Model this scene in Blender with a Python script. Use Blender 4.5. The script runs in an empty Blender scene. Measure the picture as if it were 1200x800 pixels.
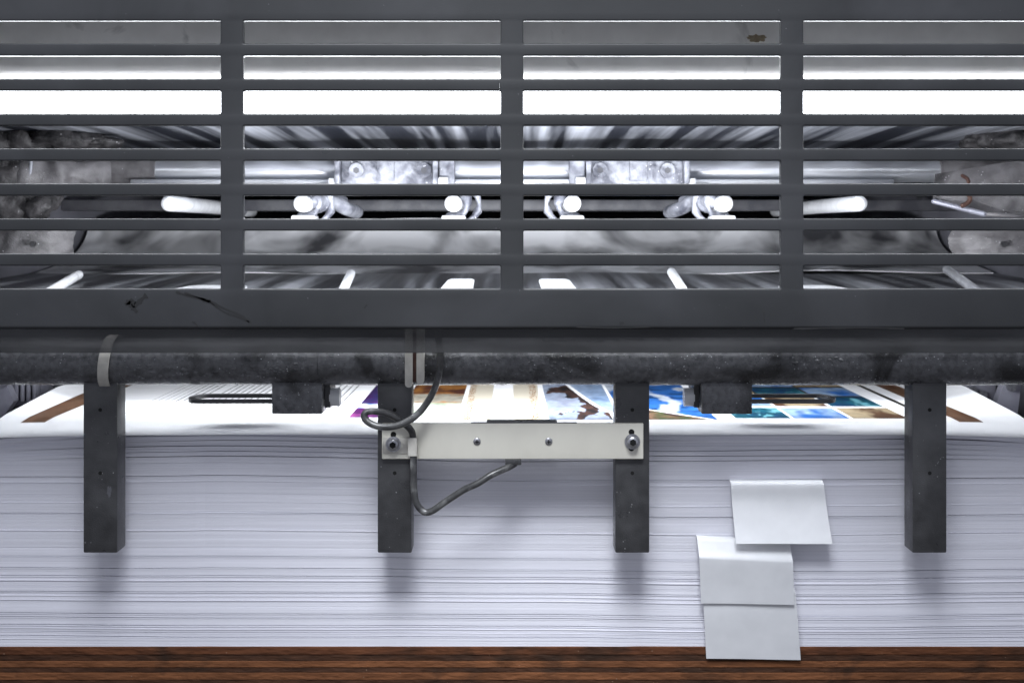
import bpy, bmesh, math, random
from mathutils import Vector, Matrix, noise

random.seed(7)
S = bpy.context.scene
COL = S.collection

# ------------------------------------------------------------------ camera
CZ = 0.62                       # camera height above the delivery platform
F = 1600.0                      # focal length in photo pixels (1200 wide)
cam_d = bpy.data.cameras.new('camera')
cam = bpy.data.objects.new('camera', cam_d); COL.objects.link(cam)
cam.location = (0, 0, CZ); cam.rotation_euler = (math.radians(90), 0, 0)
cam_d.sensor_width = 36.0; cam_d.lens = 36.0 * F / 1200.0
cam_d.shift_y = -130.0 / 1200.0
cam_d.clip_start = 0.05; cam_d.clip_end = 60
cam_d.dof.use_dof = True; cam_d.dof.focus_distance = 1.56; cam_d.dof.aperture_fstop = 11.0
S.camera = cam

# ------------------------------------------------------------------ light
w = bpy.data.worlds.new('World'); S.world = w; w.use_nodes = True
bg = w.node_tree.nodes['Background']
bg.inputs['Color'].default_value = (0.80, 0.85, 1.0, 1); bg.inputs['Strength'].default_value = 0.55

def area(name, loc, target, sx, sy, power, color):
    l = bpy.data.lights.new(name, 'AREA'); l.shape = 'RECTANGLE'; l.size = sx; l.size_y = sy
    l.energy = power; l.color = color
    o = bpy.data.objects.new(name, l); COL.objects.link(o); o.location = loc
    o.rotation_euler = (Vector(target) - Vector(loc)).to_track_quat('-Z', 'Y').to_euler()
    return o
# ceiling fixture of the press room, up and in front of the machine
area('ceiling_lamp', (-0.10, 0.40, CZ + 1.55), (0.03, 1.62, CZ - 0.38), 0.90, 1.10, 53, (0.90, 0.94, 1.0))
# added spot, no real fixture: brightens the middle of the pile front
sl_ = bpy.data.lights.new('pile_fill_spot', 'SPOT'); sl_.energy = 115; sl_.color = (0.93, 0.97, 1.0); sl_.spot_size = math.radians(21); sl_.spot_blend = 1.0; sl_.shadow_soft_size = .32
so_ = bpy.data.objects.new('pile_fill_spot', sl_); COL.objects.link(so_); so_.location = (-0.02, 0.75, CZ + 0.80)
so_.rotation_euler = (Vector((0.03, 1.66, CZ - 0.375)) - so_.location).to_track_quat('-Z', 'Y').to_euler()
# fill light added out of view under the hood to whiten the pile top
area('pile_top_fill', (0, 1.80, CZ - 0.112), (0, 1.86, CZ - 0.25), 1.15, 0.05, 0.45, (0.93, 0.96, 1.0))
# invented fill hidden behind the lower panel, lifts guide plate and flying sheet
area('inner_fill', (0, 1.66, CZ - 0.085), (0, 2.5, CZ + 0.02), 0.80, 0.04, 9.0, (0.92, 0.95, 1.0))
TUBE_STRENGTH = 21.0

S.view_settings.view_transform = 'Standard'; S.view_settings.look = 'None'
S.view_settings.exposure = 0.0; S.view_settings.gamma = 1.0
S.view_settings.use_curve_mapping = False

# ------------------------------------------------------------------ helpers
def P(px, py, d):
    return Vector(((px - 600.0) * d / F, d, CZ - (py - 270.0) * d / F))
def PX(px, d): return (px - 600.0) * d / F
def PZ(py, d): return CZ - (py - 270.0) * d / F

def nd(nt, t, **kw):
    n = nt.nodes.new(t)
    for k, v in kw.items(): setattr(n, k, v)
    return n

def mat(name, c1, c2=None, rough=0.5, metal=0.0, nscale=40, stretch=(1, 1, 1), lo=0.35, hi=0.65,
        bump=0.0, bscale=300, bstretch=(1, 1, 1), rvar=0.0, spots=None, spot_scale=200, spot_size=0.08,
        detail=4, spec=0.5, aniso=0.0, blot=None, blot_scale=8, blot_lo=0.6, blot_hi=0.7):
    m = bpy.data.materials.new(name); m.use_nodes = True; nt = m.node_tree
    b = nt.nodes['Principled BSDF']
    b.inputs['Roughness'].default_value = rough; b.inputs['Metallic'].default_value = metal
    b.inputs['Specular IOR Level'].default_value = spec
    if aniso: b.inputs['Anisotropic'].default_value = aniso
    tc = nd(nt, 'ShaderNodeNewGeometry')
    def mapped(st):
        mp = nd(nt, 'ShaderNodeMapping'); mp.inputs['Scale'].default_value = st
        nt.links.new(tc.outputs['Position'], mp.inputs['Vector']); return mp.outputs['Vector']
    col = None
    if c2 is None: c2 = tuple(x * 0.8 for x in c1)
    nz = nd(nt, 'ShaderNodeTexNoise'); nz.inputs['Scale'].default_value = nscale; nz.inputs['Detail'].default_value = detail
    nt.links.new(mapped(stretch), nz.inputs['Vector'])
    rp = nd(nt, 'ShaderNodeValToRGB'); e = rp.color_ramp.elements
    e[0].position = lo; e[0].color = (*c1, 1); e[1].position = hi; e[1].color = (*c2, 1)
    nt.links.new(nz.outputs['Fac'], rp.inputs['Fac']); col = rp.outputs['Color']
    def mix(fac, a, bcol):
        mx = nd(nt, 'ShaderNodeMix', data_type='RGBA')
        nt.links.new(fac, mx.inputs['Factor']); nt.links.new(a, mx.inputs['A']); mx.inputs['B'].default_value = (*bcol, 1)
        return mx.outputs['Result']
    if blot:
        n2 = nd(nt, 'ShaderNodeTexNoise'); n2.inputs['Scale'].default_value = blot_scale; n2.inputs['Detail'].default_value = 6
        n2.inputs['Distortion'].default_value = 0.6
        nt.links.new(tc.outputs['Position'], n2.inputs['Vector'])
        mr = nd(nt, 'ShaderNodeMapRange'); mr.inputs['From Min'].default_value = blot_lo; mr.inputs['From Max'].default_value = blot_hi
        nt.links.new(n2.outputs['Fac'], mr.inputs['Value']); col = mix(mr.outputs['Result'], col, blot)
    if spots:
        vo = nd(nt, 'ShaderNodeTexVoronoi'); vo.inputs['Scale'].default_value = spot_scale
        nt.links.new(tc.outputs['Position'], vo.inputs['Vector'])
        mr = nd(nt, 'ShaderNodeMapRange'); mr.inputs['From Min'].default_value = spot_size; mr.inputs['From Max'].default_value = spot_size * 0.5
        nt.links.new(vo.outputs['Distance'], mr.inputs['Value'])
        n5 = nd(nt, 'ShaderNodeTexNoise'); n5.inputs['Scale'].default_value = spot_scale * .35; n5.inputs['Detail'].default_value = 2
        nt.links.new(tc.outputs['Position'], n5.inputs['Vector'])
        m5 = nd(nt, 'ShaderNodeMapRange'); m5.inputs['From Min'].default_value = .56; m5.inputs['From Max'].default_value = .64
        nt.links.new(n5.outputs['Fac'], m5.inputs['Value'])
        mu = nd(nt, 'ShaderNodeMath', operation='MULTIPLY'); nt.links.new(mr.outputs['Result'], mu.inputs[0]); nt.links.new(m5.outputs['Result'], mu.inputs[1])
        col = mix(mu.outputs[0], col, spots)
    nt.links.new(col, b.inputs['Base Color'])
    if rvar:
        n3 = nd(nt, 'ShaderNodeTexNoise'); n3.inputs['Scale'].default_value = nscale * 0.5; n3.inputs['Detail'].default_value = 5
        nt.links.new(mapped(stretch), n3.inputs['Vector'])
        mr = nd(nt, 'ShaderNodeMapRange'); mr.inputs['From Min'].default_value = 0.3; mr.inputs['From Max'].default_value = 0.7
        mr.inputs['To Min'].default_value = max(0.05, rough - rvar); mr.inputs['To Max'].default_value = min(1, rough + rvar)
        nt.links.new(n3.outputs['Fac'], mr.inputs['Value']); nt.links.new(mr.outputs['Result'], b.inputs['Roughness'])
    if bump:
        n4 = nd(nt, 'ShaderNodeTexNoise'); n4.inputs['Scale'].default_value = bscale; n4.inputs['Detail'].default_value = 3
        nt.links.new(mapped(bstretch), n4.inputs['Vector'])
        bp = nd(nt, 'ShaderNodeBump'); bp.inputs['Strength'].default_value = bump; bp.inputs['Distance'].default_value = 0.002
        nt.links.new(n4.outputs['Fac'], bp.inputs['Height']); nt.links.new(bp.outputs['Normal'], b.inputs['Normal'])
    return m

M = {}
M['guard'] = mat('grey_powder_coat', (0.035, 0.036, 0.038), (0.025, 0.026, 0.028), spec=.3, rough=0.42, nscale=9, bump=0.06, bscale=900, rvar=0.16,
                 spots=(0.11, 0.11, 0.12), spot_scale=120, spot_size=0.09, blot=(0.046, 0.047, 0.051), blot_scale=5, blot_lo=.5, blot_hi=.72)
M['scuff'] = mat('black_scuff', (0.012, 0.012, 0.013), rough=0.7)
M['pipe'] = mat('gritty_black_coating', (0.075, 0.076, 0.082), (0.145, 0.147, 0.158), rough=0.30, nscale=150, lo=0.35, hi=0.75, bump=.28, bscale=600, rvar=.16,
                spots=(0.60, 0.61, 0.65), spot_scale=260, spot_size=0.22, blot=(0.026, 0.026, 0.028), blot_scale=15, blot_lo=0.50, blot_hi=0.62)
M['post'] = mat('dusty_black_steel', (0.030, 0.030, 0.032), (0.052, 0.052, 0.055), rough=0.38, nscale=60, lo=.3, hi=.8, bump=0.2, bscale=600, rvar=.14,
                spots=(0.30, 0.30, 0.31), spot_scale=190, spot_size=0.16, blot=(0.10, 0.10, 0.105), blot_scale=9, blot_lo=0.48, blot_hi=0.78)
M['hole'] = mat('black_hole', (0.004, 0.004, 0.004), rough=0.9)
M['alu'] = mat('beige_anodised_plate', (0.74, 0.715, 0.63), (0.69, 0.665, 0.585), rough=0.40, metal=0.0, nscale=25, stretch=(1, 1, .5),
               bump=0.05, bscale=500, bstretch=(1, 1, .05), blot=(0.58, 0.55, 0.47), blot_scale=12, blot_lo=0.58, blot_hi=0.85)
M['bolt'] = mat('worn_steel', (0.50, 0.50, 0.52), (0.30, 0.30, 0.32), rough=0.32, metal=0.9, nscale=200)
M['cable'] = mat('worn_cable_sheath', (0.035, 0.035, 0.037), (0.075, 0.075, 0.075), rough=0.28, nscale=60, blot=(0.20, 0.20, 0.20), blot_scale=70, blot_lo=0.50, blot_hi=0.75)
M['beige'] = mat('yellowed_plastic', (0.62, 0.60, 0.55), (0.47, 0.45, 0.41), rough=0.5, nscale=60)
M['paper'] = mat('paper_stock', (0.81, 0.805, 0.870), (0.70, 0.70, 0.765), rough=0.75, nscale=9, stretch=(.25, .25, 90), lo=.30, hi=.75, spec=0.2, bump=.12, bscale=10, bstretch=(.2, .2, 140))
M['tag'] = mat('paper_tag', (0.70, 0.705, 0.725), (0.655, 0.66, 0.68), rough=0.6, nscale=40, spec=0.3)
M['white'] = mat('white_plastic', (0.86, 0.87, 0.88), (0.74, 0.75, 0.77), rough=0.35, nscale=50, blot=(0.5, 0.5, 0.52), blot_scale=40, blot_lo=0.62, blot_hi=0.8)
M['rail'] = mat('bright_steel', (0.72, 0.73, 0.76), (0.55, 0.56, 0.60), rough=0.28, metal=0.7, nscale=60, stretch=(.1, 1, 1), spots=(0.95, 0.95, 0.98), spot_scale=60, spot_size=0.09)
M['clamp'] = mat('dusty_cast_steel', (0.40, 0.41, 0.45), (0.20, 0.205, 0.24), rough=0.5, metal=0.25, nscale=70, bump=0.3, bscale=350,
                 spots=(0.8, 0.8, 0.82), spot_scale=150, spot_size=0.18, blot=(0.08, 0.083, 0.105), blot_scale=30, blot_lo=0.48, blot_hi=0.64)
M['darkmetal'] = mat('dark_beam', (0.12, 0.12, 0.13), (0.06, 0.06, 0.07), rough=0.5, nscale=30, bump=0.3, bscale=200)
M['void'] = mat('black_interior', (0.012, 0.012, 0.014), rough=0.8)
M['greasy'] = mat('powder_caked_grease', (0.018, 0.017, 0.018), (0.10, 0.094, 0.097), rough=0.6, nscale=48, lo=0.40, hi=0.75, bump=.8, bscale=240, detail=10,
                  spots=(0.40, 0.39, 0.41), spot_scale=170, spot_size=0.22)
M['housing'] = mat('dusty_housing', (0.20, 0.192, 0.198), (0.11, 0.104, 0.108), rough=0.5, nscale=40, bump=0.35, bscale=420, detail=10, blot=(0.04, 0.038, 0.04), blot_scale=18, blot_lo=0.52, blot_hi=0.70, spots=(.45, .44, .46), spot_scale=170, spot_size=.2)
M['reflector'] = mat('enamelled_reflector', (0.76, 0.745, 0.72), (0.68, 0.665, 0.64), rough=0.45, nscale=30, blot=(0.28, 0.27, 0.26), blot_scale=16, blot_lo=0.62, blot_hi=0.74)
M['wall'] = mat('machine_grey_paint', (0.20, 0.20, 0.23), (0.13, 0.13, 0.15), rough=0.5, nscale=8, blot=(0.07, 0.07, 0.075), blot_scale=6)
M['bracket'] = mat('lilac_grey_steel', (0.36, 0.36, 0.42), (0.25, 0.25, 0.30), rough=0.4, metal=0.3, nscale=30)
M['floor'] = mat('platform_steel', (0.09, 0.085, 0.08), (0.06, 0.055, 0.05), rough=0.6, nscale=12)
M['stain'] = mat('rust_brown_stain', (0.055, 0.022, 0.017), (0.09, 0.045, 0.032), rough=0.7, nscale=120)
M['tan'] = mat('tan_stain', (0.36, 0.30, 0.20), (0.26, 0.20, 0.13), rough=0.7, nscale=200)
PLY = [mat('ply_%d' % i, c1, c2, rough=0.8, spec=.15, nscale=20, stretch=(.9, 1, 9), lo=0.3, hi=0.7, bump=0.9, bscale=160, bstretch=(.5, 1, 1.5), detail=10, spots=(.30, .20, .14), spot_scale=120, spot_size=.10,
           blot=(0.028, 0.017, 0.012), blot_scale=16, blot_lo=bl, blot_hi=bl + .22)
       for i, (c1, c2, bl) in enumerate([((0.145, 0.055, 0.025), (0.075, 0.029, 0.015), .54), ((0.085, 0.038, 0.021), (0.040, 0.020, 0.013), .50),
                                         ((0.22, 0.088, 0.038), (0.115, 0.046, 0.021), .56)])]

def brushed(name, lo_c, hi_c, rough, metal, sx=60, sy=2.0, dist=0.0, lo=0.38, hi=0.66, s2=None):
    """sheet metal / paper with long streaks that run along its own depth axis"""
    m = bpy.data.materials.new(name); m.use_nodes = True; nt = m.node_tree; b = nt.nodes['Principled BSDF']
    tc = nd(nt, 'ShaderNodeTexCoord'); mp = nd(nt, 'ShaderNodeMapping'); mp.inputs['Scale'].default_value = (sx, sy, sy)
    nt.links.new(tc.outputs['Object'], mp.inputs['Vector'])
    n = nd(nt, 'ShaderNodeTexNoise'); n.inputs['Scale'].default_value = 1.0; n.inputs['Detail'].default_value = 3.5; n.inputs['Distortion'].default_value = dist
    nt.links.new(mp.outputs['Vector'], n.inputs['Vector'])
    r = nd(nt, 'ShaderNodeValToRGB'); e = r.color_ramp.elements
    e[0].position = lo; e[0].color = (*lo_c, 1); e[1].position = hi; e[1].color = (*hi_c, 1)
    nt.links.new(n.outputs['Fac'], r.inputs['Fac']); nt.links.new(r.outputs['Color'], b.inputs['Base Color'])
    mr = nd(nt, 'ShaderNodeMapRange'); mr.inputs['From Min'].default_value = 0.3; mr.inputs['From Max'].default_value = 0.7
    mr.inputs['To Min'].default_value = rough - .12; mr.inputs['To Max'].default_value = rough + .15
    nt.links.new(n.outputs['Fac'], mr.inputs['Value']); nt.links.new(mr.outputs['Result'], b.inputs['Roughness'])
    b.inputs['Metallic'].default_value = metal
    return m
M['ceilplate'] = brushed('streaked_guide_metal', (0.022, 0.026, 0.040), (0.66, 0.68, 0.74), 0.42, 0.35, sx=30, sy=.7, dist=.25, lo=.43, hi=.68)
M['floorplate'] = brushed('streaked_dark_metal', (0.012, 0.013, 0.018), (0.46, 0.47, 0.50), 0.42, 0.3, sx=30, sy=.8, dist=.3, lo=.42, hi=.70)
M['flight'] = brushed('smudged_print', (0.06, 0.06, 0.067), (0.88, 0.88, 0.90), 0.6, 0.0, sx=8, sy=6, dist=.5, lo=.36, hi=.60)

def emission(name, color, strength):
    m = bpy.data.materials.new(name); m.use_nodes = True; nt = m.node_tree
    b = nt.nodes['Principled BSDF']; b.inputs['Base Color'].default_value = (.9, .9, .9, 1)
    b.inputs['Emission Color'].default_value = (*color, 1); b.inputs['Emission Strength'].default_value = strength
    return m
M['tube'] = emission('lit_tube', (0.90, 0.94, 1.0), TUBE_STRENGTH)

def smoked():
    m = bpy.data.materials.new('smoked_acrylic'); m.use_nodes = True; nt = m.node_tree
    b = nt.nodes['Principled BSDF']; out = nt.nodes['Material Output']
    b.inputs['Roughness'].default_value = 0.22
    tc = nd(nt, 'ShaderNodeTexCoord'); mp = nd(nt, 'ShaderNodeMapping'); mp.inputs['Scale'].default_value = (5, 5, 30)
    nt.links.new(tc.outputs['Object'], mp.inputs['Vector'])
    n = nd(nt, 'ShaderNodeTexNoise'); n.inputs['Scale'].default_value = 1.5; n.inputs['Detail'].default_value = 5
    nt.links.new(mp.outputs['Vector'], n.inputs['Vector'])
    r = nd(nt, 'ShaderNodeValToRGB'); e = r.color_ramp.elements
    e[0].position = .35; e[0].color = (.022, .022, .023, 1); e[1].position = .75; e[1].color = (.075, .075, .076, 1)
    nt.links.new(n.outputs['Fac'], r.inputs['Fac']); nt.links.new(r.outputs['Color'], b.inputs['Base Color'])
    t = nd(nt, 'ShaderNodeBsdfTransparent'); t.inputs['Color'].default_value = (.62, .62, .63, 1)
    mx = nd(nt, 'ShaderNodeMixShader'); mx.inputs['Fac'].default_value = .62
    nt.links.new(t.outputs[0], mx.inputs[1]); nt.links.new(b.outputs[0], mx.inputs[2]); nt.links.new(mx.outputs[0], out.inputs['Surface'])
    return m
M['smoked'] = smoked()

# ---- object making
def root_loc(o):
    v = Vector((0, 0, 0))
    while o: v = v + o.location; o = o.parent
    return v

def link(name, verts, faces, m, parent=None, smooth=False, auto=None, kind=None):
    me = bpy.data.meshes.new(name)
    org = root_loc(parent) if parent else None
    if org is None:
        xs = [v[0] for v in verts]; ys = [v[1] for v in verts]; zs = [v[2] for v in verts]
        org = Vector(((min(xs) + max(xs)) / 2, (min(ys) + max(ys)) / 2, min(zs)))
    me.from_pydata([(v[0] - org.x, v[1] - org.y, v[2] - org.z) for v in verts], [], faces)
    me.validate(); 
    bm = bmesh.new(); bm.from_mesh(me); bmesh.ops.recalc_face_normals(bm, faces=bm.faces); bm.to_mesh(me); bm.free()
    me.materials.append(m)
    if smooth: me.shade_smooth()
    if auto is not None: me.shade_smooth(); me.set_sharp_from_angle(angle=math.radians(auto))
    o = bpy.data.objects.new(name, me); COL.objects.link(o)
    if parent: o.parent = parent
    else: o.location = org
    if kind: o['kind'] = kind
    return o

def thing(name, label, cat, loc, group=None):
    o = bpy.data.objects.new(name, None); COL.objects.link(o); o.location = loc; o.empty_display_size = .02
    return tag(o, label, cat, group)
def tag(o, label, cat, group=None):
    o['label'] = label; o['category'] = cat
    if group: o['group'] = group
    return o
def copy_tree(o, parent=None):
    c = o.copy(); COL.objects.link(c); c.parent = parent
    for ch in list(o.children): copy_tree(ch, c)
    return c

class G:
    def __init__(s): s.v = []; s.f = []
    def add(s, v, f):
        n = len(s.v); s.v += [Vector(p) for p in v]; s.f += [[i + n for i in q] for q in f]; return s
    def bm(s, b):
        b.verts.index_update(); return s.add([v.co.copy() for v in b.verts], [[v.index for v in f.verts] for f in b.faces])
    def box(s, x0, x1, y0, y1, z0, z1, bev=0.0, seg=2, mtx=None):
        b = bmesh.new(); bmesh.ops.create_cube(b, size=1)
        for v in b.verts:
            v.co = Vector(((x0 + x1) / 2 + v.co.x * (x1 - x0), (y0 + y1) / 2 + v.co.y * (y1 - y0), (z0 + z1) / 2 + v.co.z * (z1 - z0)))
        if bev: bmesh.ops.bevel(b, geom=list(b.edges), offset=bev, segments=seg, affect='EDGES', profile=.5)
        if mtx: bmesh.ops.transform(b, matrix=mtx, verts=b.verts)
        s.bm(b); b.free(); return s
    def tube(s, pts, rad, n=14, cap=True, roundend=False):
        pts = [Vector(p) for p in pts]
        rads = list(rad) if hasattr(rad, '__len__') else [rad] * len(pts)
        if roundend:                                     # hemispherical ends
            def capr(a, d, r): return [(a + d * r * math.sin(t), r * math.cos(t)) for t in (.35, .7, 1.05, 1.3, 1.5)]
            d1 = (pts[-1] - pts[-2]).normalized(); d0 = (pts[0] - pts[1]).normalized()
            e1 = capr(pts[-1], d1, rads[-1]); e0 = capr(pts[0], d0, rads[0])[::-1]
            pts = [p for p, _ in e0] + pts + [p for p, _ in e1]; rads = [r for _, r in e0] + rads + [r for _, r in e1]
        base = len(s.v); up = None
        for i, p in enumerate(pts):
            t = (pts[min(i + 1, len(pts) - 1)] - pts[max(i - 1, 0)]).normalized()
            if up is None:
                up = Vector((0, 0, 1)) if abs(t.z) < .9 else Vector((1, 0, 0))
            up = (up - t * up.dot(t)).normalized(); sd = t.cross(up)
            for k in range(n):
                a = 2 * math.pi * k / n; s.v.append(p + (up * math.cos(a) + sd * math.sin(a)) * rads[i])
        for i in range(len(pts) - 1):
            for k in range(n):
                a = base + i * n + k; b = base + i * n + (k + 1) % n; s.f.append([a, b, b + n, a + n])
        if cap:
            s.f.append([base + k for k in range(n)][::-1]); e = base + (len(pts) - 1) * n; s.f.append([e + k for k in range(n)])
        return s
    def prism(s, poly, y0, y1):                           # polygon in x,z extruded along y
        n = len(poly)
        return s.add([(x, y0, z) for x, z in poly] + [(x, y1, z) for x, z in poly],
                     [list(range(n)), list(range(2 * n - 1, n - 1, -1))] + [[i, i + n, (i + 1) % n + n, (i + 1) % n] for i in range(n)])
    def build(s, name, m, parent=None, smooth=False, auto=None, kind=None):
        return link(name, s.v, s.f, m, parent, smooth, auto, kind)

def spline(pts, sub=8):
    pts = [Vector(p) for p in pts]; out = []
    for i in range(len(pts) - 1):
        p0 = pts[max(i - 1, 0)]; p1 = pts[i]; p2 = pts[i + 1]; p3 = pts[min(i + 2, len(pts) - 1)]
        for k in range(sub):
            t = k / sub
            out.append(.5 * ((2 * p1) + (p2 - p0) * t + (2 * p0 - 5 * p1 + 4 * p2 - p3) * t * t + (3 * p1 - p0 - 3 * p2 + p3) * t ** 3))
    return out + [pts[-1]]

def struct(o): o['kind'] = 'structure'; return o

# ================================================================== STRUCTURE
struct(G().box(-1.3, 1.3, -.4, 4.2, -.05, 0).build('floor', M['floor']))
for sx in (-1, 1):
    struct(G().box(min(sx * .80, sx * .84), max(sx * .80, sx * .84), 1.44, 4.0, 0, CZ + .60).build('machine_wall_' + ('left' if sx < 0 else 'right'), M['wall']))
struct(G().box(-.80, .80, 3.9, 3.94, 0, CZ + .60).build('machine_wall_back', M['void']))
struct(G().box(-.80, .80, 1.52, 3.9, CZ + .56, CZ + .60).build('machine_roof', M['void']))

# ================================================================== GUARD GRILLE
GD = 1.50; GT = 0.010; q = GD / F
grille = thing('guard_grille', 'charcoal grey slotted metal guard with horizontal slats in front of lamp', 'guard', (0, GD, CZ - .13))
slot_top = [24.5 + 41 * i for i in range(8)]; slot_bot = [51.3 + 41 * i for i in range(8)]
MULL = [-.6155, -.3078, 0.0, .3078, .6155]; MW = .0126; FR = .0015; BV = .0018; PADZ = .009
# z intervals of solid strips: (z_low, z_high, bevel_low, bevel_high)
strips = [(PZ(slot_top[0], GD), PZ(slot_top[0], GD) + PADZ, True, False)]
for i in range(7): strips.append((PZ(slot_top[i + 1], GD), PZ(slot_bot[i], GD), True, True))
strips.append((PZ(slot_bot[7], GD) - PADZ, PZ(slot_bot[7], GD), False, True))
BEV = [(BV * (1 - math.sin(t)), BV * (1 - math.cos(t))) for t in (0, .39, .79, 1.18, 1.571)]   # (inset, depth) front->side
PROF = [(ins, dep) for ins, dep in BEV] + [(ins, GT - dep) for ins, dep in BEV[::-1]]

def slat_mesh(z0, z1, bl, bh, x0, x1):
    ring = [(GD + dep, z1 - (ins if bh else 0)) for ins, dep in PROF] + [(GD + dep, z0 + (ins if bl else 0)) for ins, dep in PROF[::-1]]
    n = len(ring)
    v = [(x0, y, z) for y, z in ring] + [(x1, y, z) for y, z in ring]
    return v, [[i, i + n, (i + 1) % n + n, (i + 1) % n] for i in range(n)]
for zi, (z0, z1, bl, bh) in enumerate(strips):
    x0, x1 = MULL[0] + MW + FR, MULL[1] - MW - FR
    v, f = slat_mesh(z0, z1, bl, bh, x0, x1)
    s0 = link('slat', v, f, M['guard'], grille, auto=40)
    for c in range(1, 4):
        s = s0.copy(); COL.objects.link(s); s.parent = grille; s.location.x = MULL[c] - MULL[0]

def mullion(xc):
    # closed outline, (x, z, inset dir x, inset dir z); right side going down, then left side going up
    right = []
    for k, (z0, z1, bl, bh) in enumerate(strips):
        xo = xc + MW + FR
        if bh:                                                    # fillet above this strip's top edge
            for t in (0, 15, 30, 45, 60, 75, 90):
                a = math.radians(t)
                right.append((xc + MW + FR - FR * math.cos(a), z1 + FR - FR * math.sin(a), -math.cos(a), -math.sin(a)))
        else: right.append((xo, z1, 0, 0))
        if bl:
            for t in (0, 15, 30, 45, 60, 75, 90):
                a = math.radians(90 - t)
                right.append((xc + MW + FR - FR * math.cos(a), z0 - FR + FR * math.sin(a), -math.cos(a), math.sin(a)))
        else: right.append((xo, z0, 0, 0))
    left = [(2 * xc - x, z, -ix, iz) for x, z, ix, iz in right[::-1]]
    out = right + left; n = len(out); v = []; f = []
    for ins, dep in PROF:
        v += [(x + ix * ins, GD + dep, z + iz * ins) for x, z, ix, iz in out]
    for r in range(len(PROF) - 1):
        f += [[r * n + i, r * n + (i + 1) % n, (r + 1) * n + (i + 1) % n, (r + 1) * n + i] for i in range(n)]
    # front and back caps as horizontal strips (outline is symmetric)
    h = len(right)
    for base in (0, (len(PROF) - 1) * n):
        f += [[base + i, base + i + 1, base + n - 2 - i, base + n - 1 - i] for i in range(h - 1)]
    return v, f
v, f = mullion(0)
m0 = link('mullion', v, f, M['guard'], grille, auto=40)
for k, xc in enumerate(MULL):
    o = m0 if k == 2 else m0.copy()
    if k != 2: COL.objects.link(o); o.parent = grille
    o.location.x = xc
zt = strips[0][1]; zb = strips[-1][0]; zlow = PZ(385.5, GD)
G().box(-.80, .80, GD, GD + GT, zt, CZ + .56).build('top_panel', M['guard'], grille)
# lower panel with a rounded return flange at its bottom edge
prof = [(GD, zb)] + [(GD + .004 - .004 * math.cos(math.radians(a)), zlow + .004 - .004 * math.sin(math.radians(a))) for a in (0, 15, 30, 45, 60, 75, 90)] + \
       [(GD + .030, zlow), (GD + .030, zlow + .003), (GD + GT, zlow + .003), (GD + GT, zb)]
n = len(prof); v = [(-.80, y, z) for y, z in prof] + [(.80, y, z) for y, z in prof]
link('bottom_panel', v, [[i, i + n, (i + 1) % n + n, (i + 1) % n] for i in range(n)], M['guard'], grille, auto=35)
for sx in (-1, 1):
    a, b = sorted((sx * (.6155 + MW + FR), sx * .80)); G().box(a, b, GD, GD + GT, zb, zt).build('side_plate', M['guard'], grille)
# black scuffs rubbed onto the lower panel
def mark(pts, wid, name='scuff_mark'):
    pts = spline([P(a, b, GD) for a, b in pts], 6); v = []; f = []
    for i, p in enumerate(pts):
        t = (pts[min(i + 1, len(pts) - 1)] - pts[max(i - 1, 0)]).normalized(); s = Vector((-t.z, 0, t.x))
        ww = 1.7 * wid * q * (.35 + .9 * abs(noise.noise(p * 300)))
        v += [(p.x + s.x * ww, GD - .0003, p.z + s.z * ww), (p.x - s.x * ww, GD - .0003, p.z - s.z * ww)]
    f = [[2 * i, 2 * i + 1, 2 * i + 3, 2 * i + 2] for i in range(len(pts) - 1)]
    link(name, v, f, M['scuff'], grille)
mark([(206, 342), (222, 347), (243, 352), (262, 361), (281, 369), (294, 378)], 1.3)
mark([(216, 343), (236, 350), (247, 355), (262, 365), (278, 371), (292, 377)], 0.9)
mark([(235, 349), (242, 353), (247, 352)], 1.6)
mark([(147, 357), (154, 352), (159, 357), (168, 349), (172, 346)], 2.4)
mark([(150, 354), (157, 362), (161, 366)], 2.2)
mark([(225, 377), (229, 379), (232, 383)], 1.0)
mark([(427, 361), (430, 357)], 0.9)
mark([(726, 379), (731, 378)], 1.6)
mark([(895, 366), (896, 378)], 0.5)
mark([(676, 383), (720, 384), (760, 383)], 0.8)
mark([(930, 385), (1010, 384), (1060, 385)], 0.8)
# smoked acrylic strip under the panel
G().box(-.80, .80, GD + .012, GD + .0155, PZ(413.5, GD + .012), zlow - .0002, .0006, 1).build('smoked_visor', M['smoked'], grille)

# ================================================================== FLUORESCENT LAMP
LD = 1.654
lamp = thing('fluorescent_lamp', 'glowing white fluorescent tube under a pale enamelled reflector behind the guard', 'lamp', (0, LD, PZ(133, LD)))
tz = PZ(116, LD)
G().tube([(-.74, LD, tz), (.74, LD, tz)], .0185, 24).build('tube', M['tube'], lamp, smooth=True)
for sx in (-1, 1): G().tube([(sx * .74, LD, tz), (sx * .80, LD, tz)], .021, 20).build('end_cap', M['white'], lamp, auto=40)
prof = [(1.618, PZ(-30, 1.618)), (1.6265, PZ(20, 1.6265)), (1.6318, PZ(52, 1.6318)), (1.6343, PZ(68, 1.6343)), (1.6355, PZ(76, 1.6355)), (1.6365, PZ(83, 1.6365)), (1.639, PZ(88, 1.639)), (1.645, PZ(92, 1.645)), (1.658, PZ(95.5, 1.658)), (1.680, PZ(98, 1.68)), (1.695, PZ(112, 1.695)), (1.702, PZ(128, 1.702)), (1.700, PZ(136, 1.70))]
prof2 = [(y + .003, z) for y, z in prof[::-1]]; ring = prof + prof2; n = len(ring)
v = [(-.80, y, z) for y, z in ring] + [(.80, y, z) for y, z in ring]
link('reflector', v, [[i, i + n, (i + 1) % n + n, (i + 1) % n] for i in range(n)], M['reflector'], lamp, auto=30)
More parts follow.
